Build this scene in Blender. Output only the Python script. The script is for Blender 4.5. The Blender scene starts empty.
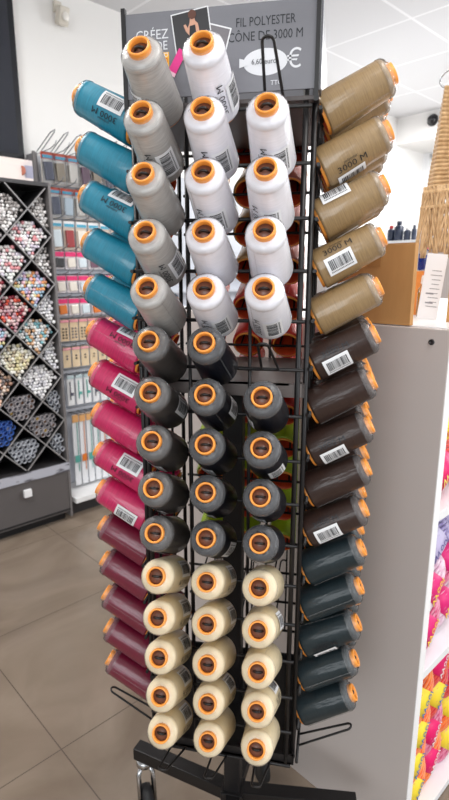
import bpy, bmesh, math, random
from mathutils import Vector, Matrix
random.seed(7)
PI = math.pi
sc = bpy.context.scene
C = sc.collection

# ---------------------------------------------------------------- camera
cam = bpy.data.cameras.new('camera'); camo = bpy.data.objects.new('camera', cam); C.objects.link(camo)
camo.location = (0.1764, -0.9792, 1.27)
camo.rotation_euler = (math.radians(90 - 13.14), 0, math.radians(11.33))
cam.sensor_fit = 'VERTICAL'; cam.sensor_height = 36; cam.sensor_width = 36
cam.lens = 539.68 / 800 * 36
cam.clip_start = 0.02
cam.dof.use_dof = True; cam.dof.focus_distance = 0.85; cam.dof.aperture_fstop = 7.0
sc.camera = camo

# ---------------------------------------------------------------- world, lights, exposure
world = bpy.data.worlds.new('shop_daylight'); sc.world = world; world.use_nodes = True
wb = world.node_tree.nodes['Background']; wb.inputs[0].default_value = (0.93, 0.97, 1.0, 1); wb.inputs[1].default_value = 0.58
sc.view_settings.view_transform = 'Standard'; sc.view_settings.look = 'None'
sc.view_settings.gamma = 1; sc.view_settings.use_curve_mapping = False
sc.view_settings.exposure = 0.18

A55 = math.radians(55)
UV_U = Vector((math.cos(A55), math.sin(A55), 0)); UV_V = Vector((math.sin(A55), -math.cos(A55), 0))
def w(u, v, z=0.0):
    p = UV_U * u + UV_V * v; return Vector((p.x, p.y, z))

def area(name, loc, target, sx, sy, power, col=(1, 1, 1)):
    l = bpy.data.lights.new(name, 'AREA'); l.shape = 'RECTANGLE'; l.size = sx; l.size_y = sy
    l.energy = power; l.color = col
    o = bpy.data.objects.new(name, l); C.objects.link(o); o.location = loc
    o.rotation_euler = (Vector(target) - Vector(loc)).to_track_quat('-Z', 'Y').to_euler()
    return o
area('ceiling_panel_light', w(-0.1, 0.9, 2.6), w(-0.1, 0.9, 0), 0.6, 1.2, 17, (1, 0.98, 0.95))
area('ceiling_panel_light', w(-0.5, -0.9, 2.6), w(-0.5, -0.9, 0), 0.6, 1.2, 26, (1, 0.98, 0.95))
area('ceiling_panel_light', w(2.6, 0.3, 2.6), w(2.6, 0.3, 0), 0.6, 1.2, 40, (1, 1, 1))
area('ceiling_panel_light', w(3.4, -1.2, 2.6), w(3.4, -1.2, 0), 0.6, 1.2, 35, (1, 1, 1))
area('front_fill_light', w(-2.6, 1.6, 1.7), w(0, 0, 1.2), 1.8, 1.6, 34, (0.93, 0.97, 1))  # unseen fill added behind the camera to brighten the rack's front and left cones
area('side_window_light', w(0.9, 3.0, 1.5), w(0.1, 0.0, 1.0), 2.0, 1.5, 34, (0.96, 0.98, 1))
area('far_window_light', w(4.6, 1.0, 1.6), w(2.5, -1.8, 1.5), 1.6, 1.6, 60, (0.93, 0.97, 1))

# ---------------------------------------------------------------- materials
def s2l(c): return c / 12.92 if c <= 0.04045 else ((c + 0.055) / 1.055) ** 2.4
def rgb(r, g, b): return (s2l(r / 255), s2l(g / 255), s2l(b / 255), 1)
def mat(name, col, rough=0.5, metal=0.0, coat=0.0, noise=None, bump=0.0, bscale=80, spec=0.5, emis=None, trans=0, alpha=1, sheen=0, coatr=0.08):
    m = bpy.data.materials.new(name); m.use_nodes = True
    nt = m.node_tree; b = nt.nodes['Principled BSDF']
    b.inputs['Base Color'].default_value = col; b.inputs['Roughness'].default_value = rough
    b.inputs['Metallic'].default_value = metal; b.inputs['Coat Weight'].default_value = coat
    b.inputs['Coat Roughness'].default_value = coatr
    b.inputs['Specular IOR Level'].default_value = spec
    b.inputs['Transmission Weight'].default_value = trans; b.inputs['Alpha'].default_value = alpha
    b.inputs['Sheen Weight'].default_value = sheen
    if emis: b.inputs['Emission Color'].default_value = emis[0]; b.inputs['Emission Strength'].default_value = emis[1]
    tc = None
    if noise or bump: tc = nt.nodes.new('ShaderNodeTexCoord')
    if noise:   # (scale tuple, second colour, contrast low, high)
        sc3, c2, lo, hi = noise
        mp = nt.nodes.new('ShaderNodeMapping'); mp.inputs['Scale'].default_value = sc3
        n = nt.nodes.new('ShaderNodeTexNoise'); n.inputs['Scale'].default_value = 1; n.inputs['Detail'].default_value = 5
        r = nt.nodes.new('ShaderNodeMapRange'); r.inputs[1].default_value = lo; r.inputs[2].default_value = hi
        mx = nt.nodes.new('ShaderNodeMix'); mx.data_type = 'RGBA'
        mx.inputs['A'].default_value = col; mx.inputs['B'].default_value = c2
        nt.links.new(tc.outputs['Object'], mp.inputs[0]); nt.links.new(mp.outputs[0], n.inputs['Vector'])
        nt.links.new(n.outputs[0], r.inputs[0]); nt.links.new(r.outputs[0], mx.inputs['Factor'])
        nt.links.new(mx.outputs['Result'], b.inputs['Base Color'])
    if bump:
        n2 = nt.nodes.new('ShaderNodeTexNoise'); n2.inputs['Scale'].default_value = bscale
        bp = nt.nodes.new('ShaderNodeBump'); bp.inputs['Strength'].default_value = bump; bp.inputs['Distance'].default_value = 0.002
        nt.links.new(tc.outputs['Object'], n2.inputs['Vector']); nt.links.new(n2.outputs[0], bp.inputs['Height'])
        nt.links.new(bp.outputs[0], b.inputs['Normal'])
        if coat: nt.links.new(bp.outputs[0], b.inputs['Coat Normal'])
    return m
def dk(c, f): return (c[0] * f, c[1] * f, c[2] * f, 1)
def thread_mat(name, c, f=0.72):
    # wound thread: fine rings of slightly darker yarn, no gloss of its own
    m = mat(name, c, 0.5, noise=((45, 45, 700), dk(c, f), 0.35, 0.7), sheen=0.0)
    # the tight clear film over the yarn: a glossy coat with lengthwise creases
    nt = m.node_tree; b = nt.nodes['Principled BSDF']; tc = nt.nodes.new('ShaderNodeTexCoord'); mp = nt.nodes.new('ShaderNodeMapping')
    mp.inputs['Scale'].default_value = (110, 110, 22); no = nt.nodes.new('ShaderNodeTexNoise'); no.inputs['Scale'].default_value = 1; no.inputs['Detail'].default_value = 3
    bp = nt.nodes.new('ShaderNodeBump'); bp.inputs['Strength'].default_value = 0.5; bp.inputs['Distance'].default_value = 0.004
    nt.links.new(tc.outputs['Object'], mp.inputs[0]); nt.links.new(mp.outputs[0], no.inputs['Vector']); nt.links.new(no.outputs[0], bp.inputs['Height'])
    nt.links.new(bp.outputs[0], b.inputs['Coat Normal']); b.inputs['Coat Weight'].default_value = 0.75 if c[0] + c[1] + c[2] > .2 else 0.45; b.inputs['Specular IOR Level'].default_value = .5 if c[0] + c[1] + c[2] > .2 else .2; b.inputs['Coat Roughness'].default_value = 0.14
    return m
M = {}
M['black'] = mat('black_powder_coat', rgb(24, 22, 23), 0.42, spec=0.4, bump=0.1, bscale=400)
M['plate'] = mat('brown_grey_sheet_metal', rgb(112, 103, 100), 0.4)
M['orange'] = mat('orange_cone_plastic', rgb(250, 160, 66), 0.38, coat=0.2)
M['orange'].node_tree.nodes['Principled BSDF'].inputs['Subsurface Weight'].default_value = 0.0
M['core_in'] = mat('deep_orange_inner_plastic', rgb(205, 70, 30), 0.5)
M['white'] = mat('white_paint', rgb(236, 236, 236), 0.5)
M['sticker'] = mat('white_sticker_paper', rgb(238, 238, 240), 0.45)
M['ink'] = mat('black_ink', rgb(22, 22, 30), 0.5)

# clear film: mostly see-through with sharp reflections
def film(name, body, tint=(1, 1, 1, 1), haze=0.0):
    m = bpy.data.materials.new(name); m.use_nodes = True; nt = m.node_tree; nt.nodes.clear()
    out = nt.nodes.new('ShaderNodeOutputMaterial'); tr = nt.nodes.new('ShaderNodeBsdfTransparent'); tr.inputs[0].default_value = tint
    gl = nt.nodes.new('ShaderNodeBsdfGlossy'); gl.inputs['Roughness'].default_value = 0.16
    tc = nt.nodes.new('ShaderNodeTexCoord'); mp = nt.nodes.new('ShaderNodeMapping'); mp.inputs['Scale'].default_value = (90, 90, 16)
    no = nt.nodes.new('ShaderNodeTexNoise'); no.inputs['Scale'].default_value = 1.0; no.inputs['Detail'].default_value = 2
    bp = nt.nodes.new('ShaderNodeBump'); bp.inputs['Strength'].default_value = 0.55; bp.inputs['Distance'].default_value = 0.004
    nt.links.new(tc.outputs['Object'], mp.inputs[0]); nt.links.new(mp.outputs[0], no.inputs['Vector'])
    nt.links.new(no.outputs[0], bp.inputs['Height']); nt.links.new(bp.outputs[0], gl.inputs['Normal'])
    lw = nt.nodes.new('ShaderNodeLayerWeight'); lw.inputs['Blend'].default_value = body
    nt.links.new(bp.outputs[0], lw.inputs['Normal'])
    mx = nt.nodes.new('ShaderNodeMixShader'); nt.links.new(lw.outputs['Fresnel'], mx.inputs[0])
    if haze:
        df = nt.nodes.new('ShaderNodeBsdfDiffuse'); df.inputs[0].default_value = (0.9, 0.9, 0.92, 1)
        m2 = nt.nodes.new('ShaderNodeMixShader'); m2.inputs[0].default_value = haze
        nt.links.new(tr.outputs[0], m2.inputs[1]); nt.links.new(df.outputs[0], m2.inputs[2]); nt.links.new(m2.outputs[0], mx.inputs[1])
    else: nt.links.new(tr.outputs[0], mx.inputs[1])
    nt.links.new(gl.outputs[0], mx.inputs[2]); nt.links.new(mx.outputs[0], out.inputs[0])
    return m
M['film'] = film('clear_wrapping_film', 0.42)
M['film_gathered'] = film('gathered_wrapping_film', 0.12, haze=0.09)
M['glass'] = film('clear_plastic', 0.3, (0.95, 0.97, 1, 1))

# ---------------------------------------------------------------- helpers
def tag(o, label=None, cat=None, group=None, kind=None):
    if label: o['label'] = label
    if cat: o['category'] = cat
    if group: o['group'] = group
    if kind: o['kind'] = kind
    return o
def link(name, me, parent=None):
    o = bpy.data.objects.new(name, me); C.objects.link(o)
    if parent is not None: o.parent = parent
    return o
def empty(name, loc=(0, 0, 0), rot=None):
    o = bpy.data.objects.new(name, None); C.objects.link(o); o.location = loc; o.empty_display_size = 0.02
    if rot is not None: o.rotation_euler = rot
    return o
class MB:
    def __init__(s): s.bm = bmesh.new(); s.mi = 0
    def _post(s, faces, smooth=False):
        for f in faces: f.material_index = s.mi; f.smooth = smooth
    def box(s, c, size, rot=None, bev=0.0):
        n0 = len(s.bm.faces)
        mtx = Matrix.Translation(Vector(c)) @ (rot.to_4x4() if rot is not None else Matrix.Identity(4)) @ Matrix.Diagonal((*size, 1))
        t = bmesh.new(); bmesh.ops.create_cube(t, size=1, matrix=mtx)
        if bev: bmesh.ops.bevel(t, geom=t.edges[:], offset=bev, segments=2, profile=0.6, affect='EDGES')
        s._merge(t); return s
    def _merge(s, t, smooth=False):
        vm = {v: s.bm.verts.new(v.co) for v in t.verts}
        for f in t.faces:
            try: nf = s.bm.faces.new([vm[v] for v in f.verts]); nf.material_index = s.mi; nf.smooth = smooth or f.smooth
            except ValueError: pass
        t.free()
    def lathe(s, prof, n=32, mtx=None, closed=False, smooth=True):
        mtx = mtx or Matrix.Identity(4); rings = []
        for r, z in prof:
            if r < 1e-6: rings.append([s.bm.verts.new(mtx @ Vector((0, 0, z)))])
            else: rings.append([s.bm.verts.new(mtx @ Vector((r * math.cos(2 * PI * i / n), r * math.sin(2 * PI * i / n), z))) for i in range(n)])
        pairs = list(zip(rings, rings[1:]))
        if closed: pairs.append((rings[-1], rings[0]))
        for a, b in pairs:
            for i in range(n):
                j = (i + 1) % n
                if len(a) == 1 and len(b) == 1: continue
                if len(a) == 1: vs = [a[0], b[j], b[i]]
                elif len(b) == 1: vs = [a[i], a[j], b[0]]
                else: vs = [a[i], a[j], b[j], b[i]]
                f = s.bm.faces.new(vs); f.material_index = s.mi; f.smooth = smooth
        return s
    def tube(s, pts, r, n=8, cap=True):
        pts = [Vector(p) for p in pts]; rings = []; up = None
        for i, p in enumerate(pts):
            d = (pts[min(i + 1, len(pts) - 1)] - pts[max(i - 1, 0)]).normalized()
            if up is None: up = Vector((0, 0, 1)) if abs(d.z) < 0.9 else Vector((1, 0, 0))
            a = d.cross(up).normalized(); b = a.cross(d).normalized(); up = b
            rings.append([s.bm.verts.new(p + a * r * math.cos(2 * PI * k / n) + b * r * math.sin(2 * PI * k / n)) for k in range(n)])
        for a, b in zip(rings, rings[1:]):
            for k in range(n):
                f = s.bm.faces.new([a[k], a[(k + 1) % n], b[(k + 1) % n], b[k]]); f.material_index = s.mi; f.smooth = True
        if cap:
            for rr in (rings[0][::-1], rings[-1]):
                f = s.bm.faces.new(rr); f.material_index = s.mi
        return s
    def quad(s, pts, smooth=False):
        f = s.bm.faces.new([s.bm.verts.new(p) for p in pts]); f.material_index = s.mi; f.smooth = smooth; return s
    def sphere(s, c, r, sub=1, scale=(1, 1, 1)):
        t = bmesh.new(); bmesh.ops.create_icosphere(t, subdivisions=sub, radius=r)
        for v in t.verts: v.co = Vector((v.co.x * scale[0], v.co.y * scale[1], v.co.z * scale[2])) + Vector(c)
        s._merge(t, True); return s
    def mesh(s, name, mats):
        bmesh.ops.recalc_face_normals(s.bm, faces=s.bm.faces[:])
        me = bpy.data.meshes.new(name); s.bm.to_mesh(me); s.bm.free()
        for m in (mats if isinstance(mats, (list, tuple)) else [mats]): me.materials.append(m)
        return me
    def build(s, name, mats, parent=None): return link(name, s.mesh(name, mats), parent)
def wbox(mb, u0, u1, v0, v1, z0, z1, bev=0.0):     # a box along the room's axes
    r = Matrix.Rotation(A55, 3, 'Z')
    # local x -> U, local y -> -V
    mb.box(w((u0 + u1) / 2, (v0 + v1) / 2, (z0 + z1) / 2), (abs(u1 - u0), abs(v1 - v0), abs(z1 - z0)), r, bev); return mb
RU = Matrix.Rotation(A55, 3, 'Z')
def text_mesh(s, size, extrude=0.0):
    cu = bpy.data.curves.new('t', 'FONT'); cu.body = s; cu.size = size; cu.align_x = 'CENTER'; cu.align_y = 'CENTER'
    cu.extrude = extrude; cu.resolution_u = 2
    o = bpy.data.objects.new('t', cu); C.objects.link(o)
    bpy.context.view_layer.update()
    me = bpy.data.meshes.new_from_object(o.evaluated_get(bpy.context.evaluated_depsgraph_get()))
    bpy.data.objects.remove(o); return me

# ---------------------------------------------------------------- the setting
fm = bpy.data.materials.new('polished_beige_floor_tile'); fm.use_nodes = True; nt = fm.node_tree; b = nt.nodes['Principled BSDF']
tc = nt.nodes.new('ShaderNodeTexCoord'); mp = nt.nodes.new('ShaderNodeMapping')
br = nt.nodes.new('ShaderNodeTexBrick'); br.offset = 0; br.inputs['Scale'].default_value = 1; br.inputs['Mortar Size'].default_value = 0.0018
br.inputs['Brick Width'].default_value = 0.615; br.inputs['Row Height'].default_value = 0.615; br.inputs['Mortar Smooth'].default_value = 0.1
n = nt.nodes.new('ShaderNodeTexNoise'); n.inputs['Scale'].default_value = 2.2; n.inputs['Detail'].default_value = 8; n.inputs['Distortion'].default_value = 1.2
cr = nt.nodes.new('ShaderNodeValToRGB'); cr.color_ramp.elements[0].position = 0.35; cr.color_ramp.elements[0].color = rgb(126, 111, 97)
cr.color_ramp.elements[1].position = 0.7; cr.color_ramp.elements[1].color = rgb(154, 139, 124)
br.inputs['Mortar'].default_value = rgb(100, 89, 79)
nt.links.new(tc.outputs['Object'], mp.inputs[0]); nt.links.new(mp.outputs[0], br.inputs['Vector']); nt.links.new(tc.outputs['Object'], n.inputs['Vector'])
nt.links.new(n.outputs[0], cr.inputs[0]); nt.links.new(cr.outputs[0], br.inputs['Color1']); nt.links.new(cr.outputs[0], br.inputs['Color2'])
nt.links.new(br.outputs['Color'], b.inputs['Base Color']); b.inputs['Roughness'].default_value = 0.16
mb = MB(); mb.box((0, 0, -0.105), (14, 14, 0.1)); fl = mb.build('floor', fm); tag(fl, kind='structure')
# local x -> U, local y -> -V ; tile seams at u=-0.175, v=-0.493
fl.rotation_euler = (0, 0, A55); mp.inputs['Location'].default_value = (0.157, -0.540 + 0.615, 0)

cm = bpy.data.materials.new('white_ceiling_tile'); cm.use_nodes = True; nt = cm.node_tree; b = nt.nodes['Principled BSDF']
tc = nt.nodes.new('ShaderNodeTexCoord'); mp2 = nt.nodes.new('ShaderNodeMapping')
br = nt.nodes.new('ShaderNodeTexBrick'); br.offset = 0; br.inputs['Scale'].default_value = 1; br.inputs['Mortar Size'].default_value = 0.009
br.inputs['Brick Width'].default_value = 0.6; br.inputs['Row Height'].default_value = 0.6
br.inputs['Color1'].default_value = rgb(214, 214, 216); br.inputs['Color2'].default_value = rgb(210, 210, 212); br.inputs['Mortar'].default_value = rgb(232, 232, 234)
nt.links.new(tc.outputs['Object'], mp2.inputs[0]); nt.links.new(mp2.outputs[0], br.inputs['Vector']); nt.links.new(br.outputs['Color'], b.inputs['Base Color'])
b.inputs['Roughness'].default_value = 0.8
mb = MB(); wbox(mb, -3.2, 5.2, -2.3, 3.2, 2.68, 2.78)
cme = mb.mesh('ceiling', cm); cl = link('ceiling', cme)
cme.transform(Matrix.Rotation(-A55, 4, 'Z')); cl.rotation_euler = (0, 0, A55)   # object axes follow the tiles
mp2.inputs['Location'].default_value = (-2.46 + 2.4, -1.07 + 1.2, 0)
tag(cl, kind='structure')
wallm = mat('white_wall_paint', rgb(228, 226, 224), 0.7, bump=0.05, bscale=60)
mb = MB(); wbox(mb, -3.2, 5.2, -2.25, -2.15, -.055, 2.68); tag(mb.build('wall_left', mat('white_left_wall_paint', rgb(238, 236, 233), .7, bump=.05, bscale=60)), kind='structure')
# far wall with a window opening v in (-2.05,-1.95)...
fwm = mat('bright_far_wall_paint', rgb(240, 241, 243), 0.7)
mb = MB(); wz0, wz1, wv0, wv1 = 1.98, 2.44, -2.09, -1.2
wbox(mb, 4.8, 4.9, -2.15, wv0, -.055, 2.68); wbox(mb, 4.8, 4.9, wv1, 3.2, -.055, 2.68); wbox(mb, 4.8, 4.9, wv0, wv1, -.055, wz0); wbox(mb, 4.8, 4.9, wv0, wv1, wz1, 2.68)
tag(mb.build('wall_far', fwm), kind='structure')
mb = MB(); wbox(mb, 4.25, 4.8, -2.15, 3.2, 2.45, 2.68); tag(mb.build('trim_soffit', wallm), kind='structure')
wn = empty('window_1', w(4.8, -1.6, wz0)); tag(wn, kind='structure')
mb = MB()
for a in ((4.81, 4.86, wv0, wv0 + .04, wz0, wz1), (4.81, 4.86, wv1 - .04, wv1, wz0, wz1), (4.81, 4.86, wv0, wv1, wz0, wz0 + .04), (4.81, 4.86, wv0, wv1, wz1 - .04, wz1)): wbox(mb, *a)
o = mb.build('window_frame', M['white'], wn); o.matrix_parent_inverse = Matrix.Translation(-wn.location)
mb = MB(); wbox(mb, 4.83, 4.834, wv0 + .03, wv1 - .03, wz0 + .03, wz1 - .03)
o = mb.build('window_pane', M['glass'], wn); o.matrix_parent_inverse = Matrix.Translation(-wn.location)
def attach(o, parent):      # keep world-space mesh under an empty that has a location
    o.parent = parent; bpy.context.view_layer.update(); o.matrix_parent_inverse = parent.matrix_world.inverted(); return o
# leafy shrub outside the window
mb = MB(); random.seed(3)
for k in range(260):
    p = w(5.2 + random.uniform(-.15, .15), random.uniform(-2.15, -1.0), random.uniform(1.6, 2.6)); q = Vector((random.uniform(-1, 1), random.uniform(-1, 1), random.uniform(-1, 1))).normalized() * .06
    r_ = q.cross(Vector((random.uniform(-1, 1), random.uniform(-1, 1), random.uniform(-1, 1)))).normalized() * .035
    mb.quad([p - q, p + r_, p + q, p - r_])
lf = mb.build('shrub', mat('bright_green_leaf', rgb(140, 215, 90), 0.5)); tag(lf, 'bright green leafy shrub outside the far window', 'shrub')

# ---------------------------------------------------------------- the rotating rack
D = 0.2468; SX = 0.0824; H = 0.075; L = 0.115; AL = math.radians(27.9); Z1 = 1.553; G = D - L * math.cos(AL)
def zbase(r): return Z1 - r * H - L * math.sin(AL)
rack = empty('thread_display_rack', (0, 0, 0))
tag(rack, 'tall black wire display rack with four faces of thread cones on a wheeled base', 'display rack')
def face_rot(k): return Matrix.Rotation(k * PI / 2, 4, 'Z')     # 0 front (-y), 1 right (+x), 2 back, 3 left
FN = {0: 'front', 1: 'right', 2: 'back', 3: 'left'}
zbot, ztop = 0.375, 1.515
for k in range(4):
    R4 = face_rot(k); gp = -G - 0.004
    for sx in (-0.125, 0.125):
        mb = MB(); mb.tube([R4 @ Vector((sx, gp + .012, zbot)), R4 @ Vector((sx, gp + .012, 1.632 if k in (0, 2) else ztop))], 0.0042, 8); mb.build('side_bar', M['black'], rack)
    for sx in (-0.049, 0.049):
        mb = MB(); mb.tube([R4 @ Vector((sx, gp + .010, zbot)), R4 @ Vector((sx, gp + .010, 1.50))], 0.0028, 8); mb.build('upright_rod', M['black'], rack)
    for r in range(16):
        mb = MB(); z = zbase(r); mb.tube([R4 @ Vector((-0.134, gp + .004, z)), R4 @ Vector((0.134, gp + .004, z))], 0.0029, 8); mb.build('cross_rod', M['black'], rack)
# hooks: hairpin loops of wire that carry the cones
def hook_pts():
    P_ = []
    for t in (0, .2, .4, .6, .8, .95): P_.append(Vector((-0.0135 + 0.0065 * t, 0, L * t * .96)))
    for a in range(1, 8):
        th = PI - a * PI / 8; P_.append(Vector((0.007 * math.cos(th), 0, L * .915 + 0.007 * math.sin(th))))
    for t in (.95, .8, .6, .4, .2, 0): P_.append(Vector((0.0135 - 0.0065 * t, 0, L * t * .96)))
    return P_
HP = hook_pts()
def cone_matrix(k, x, z, spin=0.0):
    # base of cone on the grid, z axis pointing out and up, x axis to the right of someone facing that side
    R4 = face_rot(k); base = R4 @ Vector((x, -G, z))
    d = R4.to_3x3() @ Vector((0, -math.cos(AL), math.sin(AL))); X = R4.to_3x3() @ Vector((1, 0, 0)); Y = d.cross(X)
    m = Matrix((X, Y, d)).transposed().to_4x4()
    return Matrix.Translation(base) @ m @ Matrix.Rotation(spin, 4, 'Z')
EMPTY = {(0, 1, 0), (0, 1, 5)}            # (face, column, row) with a bare hook
hid = MB(); nh = 0
for k in range(4):
    for c in (-1, 0, 1):
        for r in range(16):
            m = cone_matrix(k, c * SX, zbase(r)); pts = [m @ p for p in HP]
            big = (k == 0) or (k == 1 and c == -1) or (k == 3 and c == 1) or (r == 15 and k in (1, 3))
            if big: mb = MB(); mb.tube(pts, 0.0021, 6); mb.build('hook', M['black'], rack); nh += 1
            elif k != 2 or r < 15: hid.tube(pts, 0.0021, 5)
tag(hid.build('hook', M['black'], rack), 'wire hooks inside the cones of the far rows', kind='stuff')
# top plate, mid shelf, bottom tray
mb = MB(); mb.box((0, 0, 1.510), (0.286, 0.286, 0.006), bev=.001); mb.build('top_plate', mat('dark_brown_sheet', rgb(70, 62, 61), .45), rack)
def ring_plate(z, th, half, hole, lip):
    mb = MB(); n = 32; outer = []; inner = []
    for zz in (z, z - th):
        o_ = []; i_ = []
        for i in range(n):
            a = 2 * PI * (i + .5) / n; cx, cy = math.cos(a), math.sin(a); q = half / max(abs(cx), abs(cy))
            o_.append(mb.bm.verts.new((cx * q, cy * q, zz))); i_.append(mb.bm.verts.new((cx * hole, cy * hole, zz)))
        outer.append(o_); inner.append(i_)
    for i in range(n):
        j = (i + 1) % n
        mb.bm.faces.new([outer[0][i], outer[0][j], inner[0][j], inner[0][i]]); mb.bm.faces.new([outer[1][j], outer[1][i], inner[1][i], inner[1][j]])
        mb.bm.faces.new([outer[0][j], outer[0][i], outer[1][i], outer[1][j]]); mb.bm.faces.new([inner[0][i], inner[0][j], inner[1][j], inner[1][i]])
    for k in range(4):
        rr = Matrix.Rotation(k * PI / 2, 3, 'Z'); mb.box(rr @ Vector((0, -half + .002, z - lip / 2)), (half * 2, .004, lip), rr)
    return mb
ring_plate(1.100, .003, .136, .02, .022).build('middle_shelf', M['plate'], rack)
mb = MB(); mb.box((0, 0, .375), (.28, .28, .004))
for k in range(4):
    rr = Matrix.Rotation(k * PI / 2, 3, 'Z'); mb.box(rr @ Vector((0, -.138, .383)), (.28, .004, .02), rr)
mb.build('bottom_tray', M['black'], rack)
mb = MB(); mb.box((0, 0, .60), (.036, .036, .992), bev=.003); mb.build('centre_post', M['black'], rack)
mb = MB(); mb.box((0, 0, .115), (.05, .05, .05), bev=.004); mb.build('base_hub', M['black'], rack)
for az, ln in ((166, .262), (5, .275), (-82, .25), (84, .25)):
    a = math.radians(az); rr = Matrix.Rotation(a, 3, 'Z')
    mb = MB(); mb.box((math.cos(a) * ln / 2, math.sin(a) * ln / 2, .122), (ln, .032, .032), rr, .002)
    leg = mb.build('base_leg', M['black'], rack)
    cx, cy = math.cos(a) * (ln - .022), math.sin(a) * (ln - .022)
    if az in (166, -82, 84):
        T = Matrix.Translation((cx, cy, -.055)) @ Matrix.Rotation(2.1, 4, 'Z')
        ch = mat('chrome', rgb(190, 190, 192), 0.2, metal=1) if 'chrome' not in M else M['chrome']; M['chrome'] = ch
        rub = M.setdefault('rubber', mat('black_rubber', rgb(30, 30, 32), 0.6))
        mb = MB(); mb.lathe([(0, .161), (.019, .161), (.021, .154), (.021, .146), (.014, .141), (.010, .134), (0, .134)], 20, T)
        for s_ in (-1, 1):
            mb.tube([T @ Vector((-.003, s_ * .010, .140)), T @ Vector((-.008, s_ * .0175, .122)), T @ Vector((-.026, s_ * .0175, .047))], .006, 8)
        caster = mb.build('caster_fork', ch, leg)
        Tw = T @ Matrix.Translation((-.026, 0, .047)) @ Matrix.Rotation(PI / 2, 4, 'X')
        mb = MB(); mb.lathe([(.008, -.013), (.037, -.013), (.045, -.010), (.047, 0), (.045, .010), (.037, .013), (.008, .013)], 28, Tw, closed=True)
        mb.build('wheel', rub, leg)
# header boards with the printed sign on the front one
grey_sign = mat('grey_printed_board', rgb(104, 104, 110), 0.42, noise=((3, 3, 9), rgb(122, 122, 128), .3, .7))
for k in range(4):
    rr = face_rot(k).to_3x3(); mb = MB(); mb.box(rr @ Vector((0, -.143, 1.5765)), (.272, .003, .111), rr)
    hb = mb.build('header_board', grey_sign, rack)
    if k == 0: front_board = hb
for sx in (-.139, .139):
    mb = MB(); mb.box((sx, -.143, 1.572), (.006, .008, .135)); mb.build('board_channel', M['black'], rack)
def on_board(name, me, mtl, x, z, rot=0.0, sx=1.0, lift=0.0):
    me.transform(Matrix.Translation((x, -.1448 - lift, z)) @ Matrix.Rotation(PI / 2, 4, 'X') @ Matrix.Rotation(rot, 4, 'Z') @ Matrix.Diagonal((sx, 1, 1, 1)))
    me.materials.clear(); me.materials.append(mtl); return link(name, me, front_board)
blk = M['ink']; lgt = mat('pale_grey_print', rgb(215, 216, 220), 0.5); 
on_board('sign_lettering', text_mesh('FIL POLYESTER', .0162), blk, .0665, 1.6085, 0, .78)
on_board('sign_lettering', text_mesh('CÔNE DE 3000 M', .0165), blk, .0665, 1.5905, 0, .83)
on_board('sign_lettering', text_mesh('6,60 euros', .0098), blk, .067, 1.5585, 0, .92, .0006)
on_board('currency_sign', text_mesh('€', .034), lgt, .1075, 1.5585, 0, 1.0)
on_board('sign_lettering', text_mesh('TTC', .0085), lgt, .083, 1.531, 0, 1)
on_board('sign_lettering', text_mesh('CRÉEZ', .0175), lgt, -.097, 1.603, 0, .95)
on_board('sign_lettering', text_mesh('DE', .0165), lgt, -.083, 1.5885, 0, .9)
def poly(pts, z_off=0):      # flat polygon mesh in board coordinates
    bm = bmesh.new(); bm.faces.new([bm.verts.new((x, y, 0)) for x, y in pts]); me = bpy.data.meshes.new('poly'); bm.to_mesh(me); bm.free(); return me
# fish-shaped white price field
pts = [(0.031 * math.cos(a) * (1.0), 0.0172 * math.sin(a)) for a in [i * 2 * PI / 36 for i in range(36)]]
on_board('price_field', poly(pts), lgt, .067, 1.558)
on_board('price_field', poly([(-.006, -.006), (.006, -.003), (.006, .003), (-.006, .006)]), lgt, .0365, 1.558, 0, 1, .0005)
# colour strip with sideways letters
on_board('colour_strip', poly([(-.0045, -.019), (.0045, -.019), (.0045, .019), (-.0045, .019)]), mat('yellow_print', rgb(240, 175, 30), .5), -.0765, 1.561, 0, 1, .0002)
for i, (ch_, cc) in enumerate(zip('DOIGG', ((235, 235, 235), (200, 60, 40), (70, 60, 60), (200, 90, 40), (80, 60, 60)))):
    on_board('sign_lettering', text_mesh(ch_, .0085), mat('strip_letter_%d' % i, rgb(*cc), .5), -.0765, 1.5765 - i * .0072, -PI / 2, 1, .0006)
wp = mat('white_photo_border', rgb(222, 222, 224), .4); dp = mat('dark_photo', rgb(40, 38, 40), .35); skin = mat('printed_skin_tone', rgb(200, 150, 125), .5)
def rectp(a, b_): return poly([(-a, -b_), (a, -b_), (a, b_), (-a, b_)])
on_board('photo_print', rectp(.021, .027), wp, -.008, 1.583, -.28, 1, .0002); on_board('photo_print', rectp(.019, .025), mat('grey_photo', rgb(112, 108, 112), .4), -.008, 1.583, -.28, 1, .0005)
on_board('photo_print', rectp(.0275, .030), wp, -.037, 1.600, .14, 1, .0008); on_board('photo_print', rectp(.0258, .0283), dp, -.037, 1.600, .14, 1, .0011)
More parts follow.
